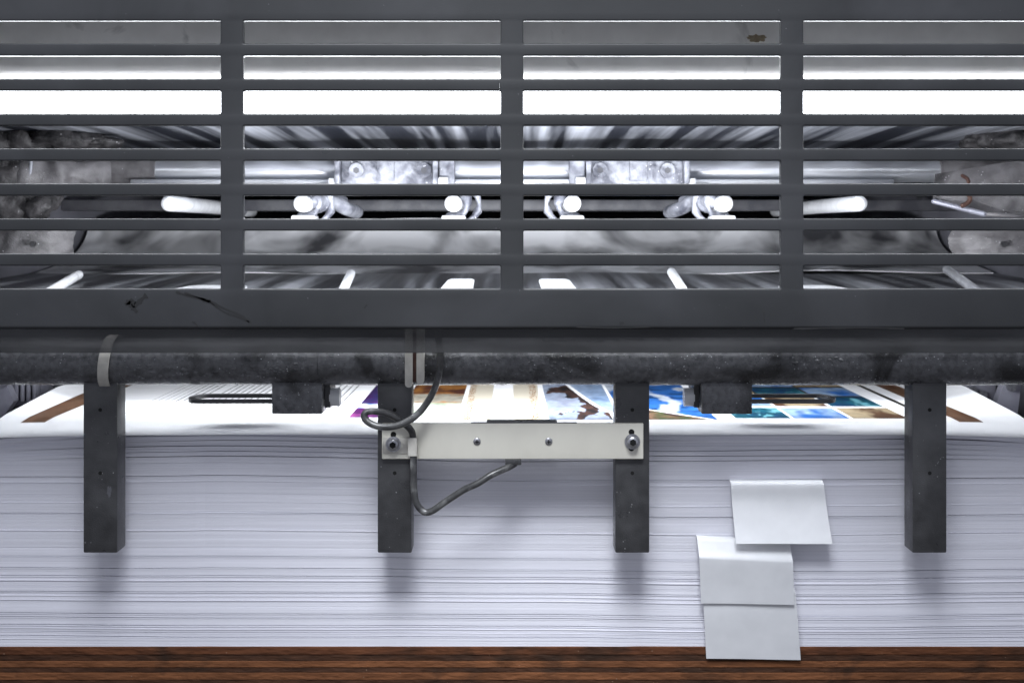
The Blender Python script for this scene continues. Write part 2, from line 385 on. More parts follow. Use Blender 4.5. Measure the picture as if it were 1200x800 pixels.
def blotch(cx, cy, cz, rx, rz, seed, name, m, parent, normal_y=-1):
    rnd = random.Random(seed); n = 26; v = [(cx, cy, cz)]
    for k in range(n):
        a = 2 * math.pi * k / n; r = .65 + .5 * rnd.random(); v.append((cx + math.cos(a) * rx * r, cy, cz + math.sin(a) * rz * r))
    return link(name, v, [[0, k + 1, (k + 1) % n + 1] for k in range(n)], m, parent)
blotch(PX(888, 1.6265), 1.6295, PZ(45, 1.6295), .013, .005, 3, 'stain', M['tan'], lamp)

# ================================================================== INTERIOR PLATES
def sheet(name, prof, x0, x1, m, nx=24, thick=.0015, wob=0.0, parent=None, edge=None):
    v = []; f = []; n = len(prof)
    for side in (0, 1):
        for (y, z) in prof:
            for i in range(nx + 1):
                x = x0 + (x1 - x0) * i / nx
                dz = wob * noise.noise(Vector((x * 3.1, y * 3.7, 2.2))) if wob else 0
                v.append((x, y, z + dz - side * thick))
    row = nx + 1; off = n * row
    for j in range(n - 1):
        for i in range(nx):
            a = j * row + i; f.append([a, a + 1, a + row + 1, a + row]); a += off; f.append([a, a + row, a + row + 1, a + 1])
    for i in range(nx):
        f.append([i, i + 1, i + 1 + off, i + off]); a = (n - 1) * row + i; f.append([a, a + 1, a + 1 + off, a + off])
    for j in range(n - 1):
        a = j * row; f.append([a, a + row, a + row + off, a + off]); a += nx; f.append([a, a + row, a + row + off, a + off])
    return link(name, v, f, m, parent, auto=50)
def curve_prof(pts, sub=5): return [(p.x, p.y) for p in spline([Vector((a, b, 0)) for a, b in pts], sub)]
tag(sheet('upper_guide_plate', [(1.80, PZ(136, 1.80)), (2.0, PZ(150, 2.0)), (2.3, PZ(171, 2.3)), (2.75, PZ(196, 2.75)), (3.3, PZ(212, 3.3))], -.80, .80, M['ceilplate']),
    'streaky steel guide plate sloping back just below the glowing tube', 'guide plate')
tag(sheet('lower_guide_plate', [(1.80, PZ(349, 1.80)), (2.0, PZ(333, 2.0)), (2.30, PZ(318.5, 2.30)), (2.62, PZ(309, 2.62))], -.80, .80, M['floorplate']),
    'dark streaked metal plate under the lowest slot of the guard', 'guide plate')
tag(sheet('flying_sheet', curve_prof([(2.24, PZ(319.5, 2.24)), (2.36, PZ(309, 2.36)), (2.45, PZ(298, 2.45)), (2.51, PZ(284, 2.51)), (2.54, PZ(270, 2.54)), (2.545, PZ(259, 2.545))]), -.79, .79, M['flight'], nx=60, wob=.010),
    'smudged grey printed sheet curling up behind the slats above dark plate', 'sheet')

# ================================================================== RAIL, CLAMPS
RD = 2.12
rz = PZ(200, RD)
rail = thing('round_rail', 'shiny round steel rail running across behind the guard slats', 'rail', (0, RD, rz - .02))
G().tube([(-.70, RD, rz), (.69, RD, rz)], .0185, 28).build('bar', M['rail'], rail, auto=40)
G().tube([(-.80, RD, rz), (-.55, RD, rz)], [.023] * 2, 24).build('collar', M['housing'], rail, auto=40)
G().tube([(.66, RD, rz), (.80, RD, rz)], [.023] * 2, 24).build('collar', M['housing'], rail, auto=40)
# pale support strip along the bottom of the rail that catches the lamp
G().box(-.585, .585, RD - .030, RD - .012, rz - .0215, rz - .0145, .002).build('ledge', M['rail'], rail, auto=40)

def clamp(xc, mir, label):
    s = -1 if mir else 1; d = RD - .034; k = d / F
    X = lambda p: xc + s * (p - 460) * k
    Z = lambda y: PZ(y, d)
    def bx(g, a, b, y0, y1, z0, z1, bev=.0012):
        a, b = sorted((X(a), X(b))); return g.box(a, b, y0, y1, Z(z1), Z(z0), bev)
    c = thing('rail_clamp', label, 'clamp', (xc, d, Z(218)), 'clamps on the round rail')
    bx(G(), 400, 508, d, d + .014, 184, 216).build('plate', M['clamp'], c, auto=40)
    bx(G(), 442, 462, d - .004, d, 186, 212, .0008).build('label_boss', M['clamp'], c, auto=40)
    for px in (418, 497):
        p = Vector((X(px), d, Z(200))); b = G().tube([p + Vector((0, -.007, 0)), p],   .0115, 18).build('bolt', M['clamp'], c, auto=40)
        G().tube([p + Vector((0, -.0074, 0)), p + Vector((0, -.0069, 0))], .0050, 6).build('socket', M['darkmetal'], b)
    for a, b_ in ((394, 400), (508, 514)): bx(G(), a, b_, d - .022, d + .016, 184, 216).build('ear', M['clamp'], c, auto=40)
    bx(G(), 515, 533, d - .010, d + .02, 187, 216).build('end_block', M['clamp'], c, auto=40)
    bx(G(), 514, 526, d - .018, d - .009, 208, 217, .002).build('nub', M['white'], c, auto=40)
    bx(G(), 386, 394, d - .016, d - .004, 209, 217, .002).build('nub', M['white'], c, auto=40)
clamp(PX(460, RD - .034), False, 'dusty steel clamp with two bolts on the rail, the one toward caked bearing')
clamp(PX(740, RD - .034), True, 'dusty steel clamp with two bolts on the rail, the one toward bent plate')
tag(G().box(-.80, .80, 2.42, 2.47, PZ(247, 2.42), PZ(234, 2.42), .003).build('cross_beam', M['darkmetal'], auto=40), 'dark square beam behind the white sucker arms in the black gap', 'beam')

def lump(c, r, sub=4, amp=.35, fr=22, seed=0):
    b = bmesh.new(); bmesh.ops.create_icosphere(b, subdivisions=sub, radius=1)
    c = Vector(c)
    for v in b.verts:
        n = v.co.normalized(); k = 1 + amp * noise.fractal(Vector((n.x * r[0], n.y * r[1], n.z * r[2])) * fr + Vector((seed, seed * 2.3, 0)), 1.0, 2.1, 5)
        v.co = c + Vector((n.x * r[0], n.y * r[1], n.z * r[2])) * k
    return b
# ================================================================== SUCKER ARMS
def arm(px, kind, label):
    d = 1.96; p = P(px, 238.5, d); s = -1 if px < 600 else 1
    a = thing('sucker_arm', label, 'arm', (p.x, d, p.z - .013), 'white arms pointing out between the slats')
    if kind == 'long':
        G().tube([p, p + Vector((0, .25, 0)), p + Vector((0, .62, -.002))], [.0115, .0113, .011], 18, roundend=True).build('rod', M['white'], a, auto=50)
        G().tube([p + Vector((0, .44, 0)), p + Vector((0, .50, 0))], .016, 18).build('collar', M['clamp'], a, auto=40)
    else:
        L = .17 if kind == 'mid' else .10
        G().tube([p, p + Vector((0, L, 0))], [.0125, .0115], 18, roundend=True).build('rod', M['white'], a, auto=50)
        # cupped elbow holding the rod
        e = []
        for t in range(0, 11):
            an = math.radians(-110 + t * 22)
            e.append(p + Vector((-s * .0195 * math.cos(an), .030, .0195 * math.sin(an))))
        G().tube(e, [.006 + .0025 * math.sin(i * 1.3) for i in range(len(e))], 10, roundend=True).build('cup', M['clamp'], a, auto=60)
        G().box(p.x - .017, p.x + .017, p.y + .004, p.y + .05, p.z - .026, p.z - .017, .003).build('lug', M['white'], a, auto=40)
        e2 = [Vector((p.x - s * .010, p.y + .012, p.z)) + (q_ - Vector((p.x, p.y, p.z))) * 1.35 for q_ in e]
        G().tube(e2, [.0045 + .002 * math.sin(i * 2.1) for i in range(len(e2))], 10, roundend=True).build('collar', M['clamp'], a, auto=60)
        if kind == 'mid':
            G().tube(spline([p + Vector((-s * .018, .05, -.002)), p + Vector((-s * .034, .075, .003)), p + Vector((-s * .052, .10, -.006)), p + Vector((-s * .060, .16, -.010))], 6), .0105, 14, roundend=True).build('holder', M['clamp'], a, smooth=True)
            G().tube([p + Vector((-s * .012, .03, .004)), p + Vector((-s * .045, .11, .006))], [.011, .008], 12, roundend=True).build('stem', M['clamp'], a, auto=60)
arm(198, 'long', 'long white round-nosed rod beside the caked bearing under the rail')
arm(354, 'mid', 'short white arm in cupped holder between long rod and inner arm, bearing side')
arm(531, 'in', 'stubby white arm with rounded tip below rail, bearing side of centre bar')
arm(671, 'in', 'stubby white arm with rounded tip below rail, bent plate side of centre bar')
arm(849, 'mid', 'short white arm in cupped holder between long rod and inner arm, bent plate side')
arm(1007, 'long', 'long white round-nosed rod beside the bent dusty plate under the rail')

# slender rods and pale paddles over the lower plate
def slim(p0, d0, p1, d1, r, label, m='white'):
    o = G().tube([P(*p0, d0), P(*p1, d1)], r, 14, roundend=True).build('slender_rod', M[m], auto=50)
    tag(o, label, 'rod', 'thin pale rods leaning in the lowest slot')
slim((48, 348), 1.84, (92, 322), 2.02, .0068, 'thin pale rod leaning in lowest slot, beside bearing side paddle')
slim((398, 349), 1.84, (411, 321), 2.02, .0068, 'thin pale rod leaning between wide and narrow paddles, bearing side')
slim((806, 349), 1.84, (787, 319), 2.02, .0068, 'thin pale rod leaning between wide and narrow paddles, plate side')
slim((1154, 348), 1.84, (1110, 316), 2.02, .0068, 'thin steel rod with groove leaning in lowest slot under bent plate', 'rail')
def paddle(x0, x1, xa, xb, y1, label):
    d0, d1 = 1.83, 1.95
    v = []
    a, b, c, e = P(x0, 348, d0), P(x1, 348, d0), P(xb, y1, d1), P(xa, y1, d1)
    r = .2
    pts = [a, b, b.lerp(c, .93), c.lerp(e, .10), e.lerp(c, .10), a.lerp(e, .93)]
    n = len(pts); dn = Vector((0, 0, -.003))
    g = G().add([p for p in pts] + [p + dn for p in pts], [list(range(n)), list(range(2 * n - 1, n - 1, -1))] + [[i, i + n, (i + 1) % n + n, (i + 1) % n] for i in range(n)])
    tag(g.build('paddle', M['white']), label, 'paddle', 'white paddles over the lower plate')
paddle(508, 552, 526, 556, 326.5, 'narrow white paddle in lowest slot beside centre bar, bearing side')
paddle(639, 683, 631, 666, 326.5, 'narrow white paddle in lowest slot beside centre bar, plate side')
paddle(150, 282, 226, 290, 334, 'wide low white paddle by the slat post, bearing side')
paddle(918, 1050, 912, 972, 334, 'wide low white paddle by the slat post, plate side')

# ================================================================== CAKED BEARING (left) AND BENT PLATE (right)
brg = thing('caked_bearing', 'lumpy bearing housing caked with grey powder at end of rail', 'bearing', P(40, 262, 2.05))
g = G()
for (px, py, d, rx, ry, rzz, sd) in [(15, 170, 2.06, .07, .05, .030, 1), (75, 165, 2.06, .055, .05, .018, 2), (10, 215, 2.03, .045, .05, .05, 3), (0, 240, 2.0, .05, .04, .03, 5), (115, 168, 2.08, .035, .04, .010, 9)]:
    b = lump(P(px, py, d), (rx, ry, rzz), seed=sd, amp=.32, fr=40); g.bm(b); b.free()
g.build('grease_cake', M['greasy'], brg, smooth=True)
g = G(); c = P(40, 205, 2.03)
hp = spline([c + Vector((-.09, 0, .0)), c + Vector((-.02, 0, 0)), c + Vector((.02, 0, 0)), c + Vector((.05, .01, 0)), c + Vector((.10, .035, 0))], 10)
g.tube(hp, [.034 - .013 * (i / 40) ** 2 + .004 * math.sin(i * .55) for i in range(len(hp))], 40)
for v_ in g.v: v_ += .004 * noise.fractal(v_ * 38, 1, 2, 5) * Vector((.3, 1, 1))
g.build('housing', M['housing'], brg, auto=50)
b = lump(P(42, 240, 2.0), (.035, .03, .026), seed=11, amp=.5, fr=30); G().bm(b).build('drip', M['greasy'], brg, smooth=True); b.free()
g = G(); c = P(33, 203, 2.0)
g.tube([c + Vector((math.sin(t) * .004, -.004, .020 * math.cos(t))) + Vector((.004 * math.cos(t), 0, 0)) for t in [i * math.pi / 8 for i in range(9)]], .0025, 8).build('rim', M['clamp'], brg, smooth=True)

bp = thing('bent_plate', 'dusty bent metal plate with brown stains at end of rail', 'plate', P(1150, 255, 1.98))
d = 1.95
A = [P(1096, 204, d + .05), P(1215, 184, d + .02), P(1215, 255, d), P(1152, 250, d), P(1094, 236, d + .03)]
n = len(A); th = Vector((0, .004, 0))
G().add(A + [p + th for p in A], [list(range(n)), list(range(2 * n - 1, n - 1, -1))] + [[i, i + n, (i + 1) % n + n, (i + 1) % n] for i in range(n)]).build('face', M['housing'], bp)
G().tube([A[4] + Vector((0, -.003, 0)), A[3] + Vector((0, -.003, -.001))], .004, 10, roundend=True).build('lip', M['bracket'], bp, smooth=True)
G().tube([A[3] + Vector((0, -.003, -.001)), A[2] + Vector((0, -.003, 0))], .003, 10).build('lip', M['housing'], bp, smooth=True)
G().tube(spline([P(1128, 206, d - .004), P(1133, 209, d - .004), P(1135, 213, d - .004)], 4), .0028, 8, roundend=True).build('stain', M['stain'], bp, smooth=True)
G().tube(spline([P(1135, 228, d - .004), P(1137, 233, d - .004), P(1134, 238, d - .004), P(1128, 241, d - .004)], 4), .0034, 8, roundend=True).build('stain', M['stain'], bp, smooth=True)
g = G()
for (px, py, dd, rx, ry, rzz, sd) in [(1175, 166, 2.1, .06, .05, .018, 21), (1205, 160, 2.05, .06, .05, .03, 22), (1150, 170, 2.12, .03, .04, .010, 23)]:
    b = lump(P(px, py, dd), (rx, ry, rzz), seed=sd, amp=.32, fr=40); g.bm(b); b.free()
tag(g.build('grease_clump', M['greasy'], smooth=True), 'lumpy clump of powdery grease above the bent plate', 'grease')
# dusty end plates of the flying sheet zone
for sx, lb in ((-1, 'dusty upright side plate low in the guard opening below caked bearing'), (1, 'dusty upright side plate low in the guard opening below bent plate')):
    g = G(); nx_, nz_ = 40, 24; z0_, z1_ = PZ(306, 2.03), PZ(258, 2.03); vv = []
    for j in range(nz_ + 1):
        for i in range(nx_ + 1):
            zz = z0_ + (z1_ - z0_) * j / nz_; xin = .665 + .012 * noise.fractal(Vector((sx * 3, zz * 22, 1)), 1, 2, 5)
            x = xin + (.80 - xin) * i / nx_
            vv.append((sx * x, 2.02 + .003 * noise.fractal(Vector((x * 30, zz * 40, sx)), 1, 2, 5) + .05 * (1 - i / nx_) ** 3, zz))
    R_ = nx_ + 1
    g.add(vv, [[j * R_ + i, j * R_ + i + 1, (j + 1) * R_ + i + 1, (j + 1) * R_ + i] for j in range(nz_) for i in range(nx_)])
    pl = thing('side_plate', lb, 'plate', (sx * .73, 2.03, PZ(303, 2.03)), 'dusty side plates')
    g.build('face', M['housing'], pl, smooth=True)
    c = P(39 if sx < 0 else 1176, 286, 2.02); G().tube([c + Vector((0, -.004, 0)), c + Vector((0, .001, 0))], .0045, 14).build('bolt', M['post'], pl, auto=40)

# ================================================================== CROSS PIPE
PD = 1.614; PR = .0275; pz = PZ(450.5, PD) + PR * 1.0
pipe = thing('cross_pipe', 'thick black gritty coated pipe running across under the guard', 'pipe', (0, PD, pz - PR))
def pipeg(x0, x1, r):
    g = G(); nx = max(2, int((x1 - x0) / .01)); pts = [(x0 + (x1 - x0) * i / nx, PD, pz) for i in range(nx + 1)]
    g.tube(pts, r, 48)
    for v in g.v: v.z += .0006 * noise.noise(Vector((v.x * 9, v.y * 30, v.z * 30)))
    return g
pipeg(-.80, PX(376, PD) - .0004, PR).build('sleeve', M['pipe'], pipe, auto=50)
pipeg(PX(376, PD), .80, PR + .0003).build('sleeve', M['pipe'], pipe, auto=50)
# flaked patches of coating
def flake(px, py, rx, rz2, seed):
    c = P(px, py, PD - PR); g = G(); rnd = random.Random(seed)
    for k in range(34):
        x = c.x + rnd.gauss(0, rx); z = c.z + rnd.gauss(0, rz2); h = z - pz
        if abs(h) > PR * .95: continue
        y = PD - math.sqrt(PR * PR - h * h); r = rnd.uniform(.0007, .0024)
        b = bmesh.new(); bmesh.ops.create_icosphere(b, subdivisions=1, radius=r)
        for v in b.verts: v.co = Vector((x, y, z)) + Vector((v.co.x * rnd.uniform(.8, 2.2), v.co.y * .6, v.co.z)) ; 
        g.bm(b); b.free()
    g.build('flaked_patch', M['pipe'], pipe, kind='stuff')
flake(625, 431, .020, .004, 1); flake(320, 432, .03, .004, 2); flake(960, 428, .03, .005, 3); flake(200, 436, .05, .004, 4)

# clip band round the pipe
g = G(); pts = []
for i in range(33):
    t = 2 * math.pi * i / 32
    pts.append(Vector((PX(130, PD) + .0035 * math.sin(t), PD - (PR + .0032) * math.cos(t), pz + (PR + .0032) * math.sin(t))))
vs = []; fs = []
for i, p in enumerate(pts):
    o = Vector((0, p.y - PD, p.z - pz)).normalized()
    for dx, r in ((-.0062, 0), (-.0062, .0017), (.0062, .0017), (.0062, 0)): vs.append(p + Vector((dx, 0, 0)) + o * (r - .001))
for i in range(32):
    for k in range(4): fs.append([i * 4 + k, i * 4 + (k + 1) % 4, i * 4 + 4 + (k + 1) % 4, i * 4 + 4 + k])
tag(link('pipe_band', vs, fs, M['beige'], auto=40), 'pale plastic band strapped round the black pipe above a post', 'band')

# twin prong hose clip in front of the pipe
cl = thing('cable_clip', 'beige twin pronged plastic clip hanging on the pipe beside the cable', 'clip', P(486, 453, 1.59))
for (a, b_, top, bot) in ((474.5, 483.5, 372, 453.5), (488, 497, 372, 450)):
    yv = PD - PR - .008; k = yv / F; xm = PX((a + b_) / 2, yv); hw = (b_ - a) / 2 * k
    poly = [(xm - hw, PZ(top, yv)), (xm + hw, PZ(top, yv))] + [(xm + hw * math.cos(math.radians(t)), PZ(bot - 4, yv) - hw * math.sin(math.radians(t))) for t in range(0, 181, 20)]
    G().prism(poly, yv, yv + .009).build('prong', M['beige'], cl)
G().box(PX(483, 1.594), PX(489, 1.594), PD - PR - .004, PD - PR + .004, PZ(446, 1.594), PZ(372, 1.594)).build('web', M['stain'], cl)

# ================================================================== STOP POSTS
QD = 1.60
def post(px, label, first=None):
    w_ = .0200; zt_ = pz - PR * .85; z0 = PZ(647.5, QD)
    if first is None:
        p = thing('stop_post', label, 'post', (PX(px, QD), QD + .0175, z0), 'black posts hanging from the pipe')
        x = p.location.x
        G().box(x - w_, x + w_, QD, QD + .035, z0, zt_, .0016).build('bar', M['post'], p, auto=40)
        for py in (480, 554):
            c = P(px, py, QD); c.x = x
            G().tube([c + Vector((0, -.0004, 0)), c + Vector((0, .002, 0))], .0022, 12).build('pin_hole', M['hole'], p)
        return p
    c = copy_tree(first); c.location.x = PX(px, QD); c['label'] = label; return c
p0 = post(117.5, 'black steel stop post under the pale pipe band')
post(462.5, 'black steel stop post under looped cable, holding the beige plate bolt', p0)
post(741, 'black steel stop post at the plain bolted end of the beige plate', p0)
post(1089.5, 'black steel stop post standing clear beyond the paper tags', p0)
# worn chips on outer posts
def chip(px, py, rx, rz2, seed, side=None):
    return blotch(PX(px, QD), QD - .0003, PZ(py, QD), rx, rz2, seed, 'paint_chip', M['darkmetal'], p0)
chip(128, 576, .0030, .0070, 5)

# ================================================================== BEIGE SENSOR PLATE
SD = QD - .007
sp = thing('sensor_plate', 'beige metal strip bolted across two posts with small screws', 'bracket', P(600, 538, SD))
G().box(PX(447.5, SD), PX(754, SD), SD, SD + .0068, PZ(537.5, SD), PZ(496, SD), .0008).build('strip', M['alu'], sp, auto=40)
def ring_cyl(c, r, h, n=24): return G().tube([c + Vector((0, -h, 0)), c], r, n)
for px, py in ((461, 520), (741, 517)):
    c = P(px, py, SD)
    if px > 600:
        for dy in (-11, 8):
            cc = P(px - 1, py + dy, SD); G().tube([cc + Vector((0, -.0003, 0)), cc], .0034, 16).build('slot_hole', M['hole'], sp)
    else:
        cc = P(px, py - 11, SD); G().tube([cc + Vector((0, -.0003, 0)), cc], .0034, 16).build('slot_hole', M['hole'], sp)
    wsh = ring_cyl(c, .0090, .0020).build('washer', M['bolt'], sp, auto=40)
    bo = G().tube([c + Vector((0, -.0095, 0)), c + Vector((0, -.0088, 0)), c + Vector((0, -.0018, 0))], [.0062, .0068, .0068], 24).build('bolt', M['bolt'], sp, auto=50)
    G().tube([c + Vector((0, -.0098, 0)), c + Vector((0, -.0094, 0))], .0040, 6).build('socket', M['hole'], bo)
for px in (559, 643):
    c = P(px, 517, SD); sc = G().tube([c + Vector((0, -.0022, 0)), c + Vector((0, -.0012, 0)), c], [.0022, .0042, .0045], 16).build('screw', M['bolt'], sp, auto=40)
    for r in (0, 1):
        a = .0024 if r else .0006; b_ = .0006 if r else .0024
        G().box(c.x - a, c.x + a, c.y - .0026, c.y - .0018, c.z - b_, c.z + b_).build('cross_slot', M['hole'], sc)
# sensor body behind the strip shows as a dark line along its top and a socket below it
G().box(PX(570, SD), PX(653, SD), SD + .007, SD + .022, PZ(530, SD), PZ(494.2, SD), .001).build('sensor_body', M['post'], sp, auto=40)
G().box(PX(552, SD), PX(676, SD), SD + .001, SD + .006, PZ(497, SD), PZ(495.2, SD), .0003).build('gasket', M['darkmetal'], sp, auto=40)
G().box(PX(592, SD), PX(611, SD), SD - .002, SD + .010, PZ(544.5, SD), PZ(537.6, SD), .001).build('socket_block', M['post'], sp, auto=40)
# saddle that holds the cable to the strip
sd_ = thing('cable_saddle', 'small pale strap clamping the cable to the beige plate', 'saddle', P(484, 533, SD - .004))
G().box(PX(478.5, SD), PX(489.5, SD), SD - .0105, SD - .0078, PZ(533, SD), PZ(511.5, SD), .0012).build('strap', M['beige'], sd_, auto=40)
G().box(PX(449, SD), PX(480, SD), SD - .0016, SD - .0002, PZ(531, SD), PZ(512, SD), .0005).build('tab', M['beige'], sd_, auto=40)

# cable
cp = [(603, 543, 1.598), (596, 547, 1.592), (576, 556, 1.585), (560, 566, 1.582), (543, 574, 1.582), (520, 589, 1.582), (507, 598, 1.583), (497, 599.5, 1.584), (488, 589, 1.586), (485, 572, 1.586), (484.5, 550, 1.586), (484.5, 533, 1.5875),
      (484, 512, 1.5875), (481, 503, 1.584), (472, 495, 1.580), (458, 486, 1.576), (445, 482.5, 1.573), (432, 482, 1.571), (426.5, 486, 1.569), (430, 493, 1.567), (440, 498.5, 1.565), (455, 500, 1.564), (470, 497, 1.564),
      (486, 488, 1.566), (498, 475, 1.569), (508, 458, 1.573), (514, 440, 1.575), (516, 425, 1.574), (516, 412, 1.572), (514, 398, 1.568), (513, 380, 1.566), (513, 350, 1.566)]
tag(G().tube(spline([P(*c) for c in cp], 6), .0040, 12, roundend=True).build('sensor_cable', M['cable'], smooth=True),
    'worn dark cable looping round a post and down to beige plate', 'cable')

# ================================================================== BLOCKS WITH SLOTTED LOOPS
def block(mir, label):
    s = -1 if mir else 1; BD = 1.60
    X = lambda p, d=BD: (s * (p - 600)) * d / F
    t = thing('jogger_block', label, 'block', (X(348), BD + .02, PZ(486, BD)), 'black blocks with long loops')
    a, b_ = sorted((X(318.5), X(377.5))); G().box(a, b_, BD, BD + .042, PZ(485, BD), pz - PR * .80, .0012).build('body', M['pipe'], t, auto=40)
    # flat bar loop lying level, seen from above
    d0, d1 = BD + .012, BD + .066; dm = (d0 + d1) / 2; zc = PZ(472, d0) + .002; r = (d1 - d0) / 2; xe = X(232); xi = X(322)
    cl_ = [(xi, d0)] + [(xe + (-s) * 0 - s * r * .55 * math.sin(math.radians(tt)), dm - r * math.cos(math.radians(tt))) for tt in range(0, 181, 12)] + [(xi, d1)]
    g = G(); w2 = .0042; n = len(cl_); hz = .0022
    vv = []
    for i, (x, y) in enumerate(cl_):
        x0_, y0_ = cl_[max(i - 1, 0)]; x1_, y1_ = cl_[min(i + 1, n - 1)]; tv = Vector((x1_ - x0_, y1_ - y0_)).normalized(); nn = Vector((-tv.y, tv.x)) * w2
        for o_, z_ in ((1, hz), (1, -hz), (-1, -hz), (-1, hz)): vv.append((x + nn.x * o_, y + nn.y * o_, zc + z_))
    ff = [[i * 4 + k, i * 4 + (k + 1) % 4, i * 4 + 4 + (k + 1) % 4, i * 4 + 4 + k] for i in range(n - 1) for k in range(4)]
    g.add(vv, ff).build('loop', M['post'], t, auto=40)
    c = Vector((X(389), BD + .03, PZ(465, BD + .03))); dx = Vector((s * .006, 0, 0))
    G().tube([c - dx, c + dx], .011, 20).build('roller', M['white'], t, auto=40)
    G().box(*sorted((X(378), X(384))), BD + .02, BD + .07, PZ(480, BD), pz - PR * .80).build('cheek', M['post'], t)
block(False, 'gritty black block with a long loop over the text page')
block(True, 'gritty black block with a long loop over the blue pictures')

# ================================================================== PAPER STACK
KD = 1.662; kq = KD / F
stack = thing('paper_stack', 'tall pile of white printing paper with rippled edges on plywood board', 'paper stack', (0, KD + .45, PZ(757, KD)))
def wave(x, z):
    h = (z - CZ) * 6
    return .0068 * noise.noise(Vector((x * 2.6 + 4, h * .45, 1.7))) + .0009 * noise.noise(Vector((x * 7 + 1, h, 9.1)))
def crease(x):
    o = 0
    for cx, ww in ((-.37, .010), (-.155, .008), (.155, .008), (.165, .02), (.50, .010), (.52, .006)): o += .0007 * math.exp(-((x - cx) / ww) ** 2)
    return o
HW = .642
bounds = [505, 513, 519, 525, 531, 537, 545, 553, 559.5, 566, 573, 581, 590, 602.5, 611, 623, 633, 643, 653, 659, 666.5, 671, 675.5, 681, 688, 694, 699, 704, 712, 719.5, 724, 728, 733, 737, 741, 746, 750, 757]
gapw = {559.5: 3.0, 602.5: 2.2, 666.5: 2.0, 675.5: 3.2, 694: 3.6, 719.5: 3.0, 724: 2.2, 733: 3.2, 741: 2, 746: 1.8, 525: 3.0, 531: 3.2, 537: 2.4, 519: 2.8, 513: 2, 653: 1.4}
proud = {566: 1.6, 623: 1.5, 681: 2.2, 704: 1.8, 699: 1.5, 737: 1.6, 590: .8, 750: .9}
rnd = random.Random(11)
NX = 110
for bi in range(len(bounds) - 1):
    ya, yb = bounds[bi], bounds[bi + 1]
    za, zb_ = PZ(ya, KD), PZ(yb, KD)
    nl = max(3, int((za - zb_) / .00085)); off0 = rnd.uniform(-.0005, .0005)
    rows = []
    top_loose = max(0, (545 - ya) / 40.0)
    for l in range(nl):
        zt_, zb2 = za - (za - zb_) * l / nl, za - (za - zb_) * (l + 1) / nl
        o = off0 * .35 + .0004 * noise.noise(Vector((.5, zt_ * 110, 3))) + rnd.uniform(-.00008, .00008) + top_loose * rnd.uniform(-.0007, .0007)
        if l == 0:
            gp = gapw.get(ya, .12) * .0023
        else: gp = 0
        if l == 0:
            if ya in proud: o -= proud[ya] * .0006
        if l == 1 and ya in gapw: o -= gapw[ya] * .00022
        eps = .00006
        rows.append((zt_, o + .00006, l, gp)); rows.append((zt_ - eps, o, l, gp)); rows.append((zb2 + eps, o, l, gp)); rows.append((zb2, o + .00006, l, gp))
    v = []; f = []
    for (z, o, l, gp) in rows:
        for i in range(NX + 1):
            x = -HW + 2 * HW * i / NX
            lo = .0003 * noise.noise(Vector((x * 2.2, z * 60, bi)))+ .00012 * noise.noise(Vector((x * 2.2, l * 3.1, bi))) + top_loose * .0010 * noise.noise(Vector((x * 2.0, l * 1.7 + bi * 9, 5)))
            zz = z + wave(x, z) * (0 if (yb == 757 and z <= zb_ + 1e-6) else 1)
            if ya < 540:      # loose upper sheets sag apart towards the sides of the pile
                zz += .0030 * min(1, top_loose) * noise.noise(Vector((x * 3.0, l * .8 + bi * 4.0, 3.3)))
                zz -= .009 * min(1, top_loose) * max(0, (abs(x) - .42) / .21) ** 2
            v.append((x, KD + o + lo + crease(x) + gp * max(.08, .65 + 1.1 * noise.noise(Vector((x * 2.3, bi * 7.7, 4.4)))), zz))
    R = NX + 1
    for j in range(len(rows) - 1):
        for i in range(NX): f.append([j * R + i, j * R + i + 1, (j + 1) * R + i + 1, (j + 1) * R + i])
    # plain body behind the edge: top, bottom, back and sides
    nb = len(v)
    for idx, j in ((0, 0), (1, len(rows) - 1)):
        for i in range(NX + 1):
            x = -HW + 2 * HW * i / NX; v.append((x, KD + .92, v[j * R + i][2]))
    f += [[i, i + 1, nb + i + 1, nb + i] for i in range(NX)]
    a = (len(rows) - 1) * R
    f += [[a + i, a + i + 1, nb + R + i + 1, nb + R + i] for i in range(NX)] + [[nb + i, nb + i + 1, nb + R + i + 1, nb + R + i] for i in range(NX)]
    f.append([j * R for j in range(len(rows))] + [nb + R, nb]); f.append([j * R + NX for j in range(len(rows))] + [nb + R + NX, nb + NX])
    link('sheet_bundle', v, f, M['paper'], stack)

# ---- printed top sheet: the print is laid out in the sheet's own metres (u across, t into the pile)
def hexc(r, g, b): return tuple(((c / 255) / 12.92 if c / 255 <= .04045 else ((c / 255 + .055) / 1.055) ** 2.4) for c in (r, g, b))
def nz(a, b, s=0.0, o=4): return .5 + .5 * max(-1, min(1, noise.fractal(Vector((a, b, s)), 1.0, 2.0, o) * 1.3))
def mixc(a, b, t): t = max(0, min(1, t)); return tuple(x + (y - x) * t for x, y in zip(a, b))
WHITE = (.82, .825, .84)
SKY = hexc(196, 214, 240); BLUE = hexc(52, 120, 206); DEEP = hexc(16, 62, 110); TEAL = hexc(18, 92, 112); ROCK = hexc(92, 66, 58); DARK = hexc(34, 34, 38)
TANC = hexc(150, 116, 92); GOLD = hexc(190, 128, 62); PURP = hexc(92, 24, 100); CREAM = hexc(186, 179, 163); LEAF = hexc(70, 92, 50); SAND = hexc(205, 185, 150)
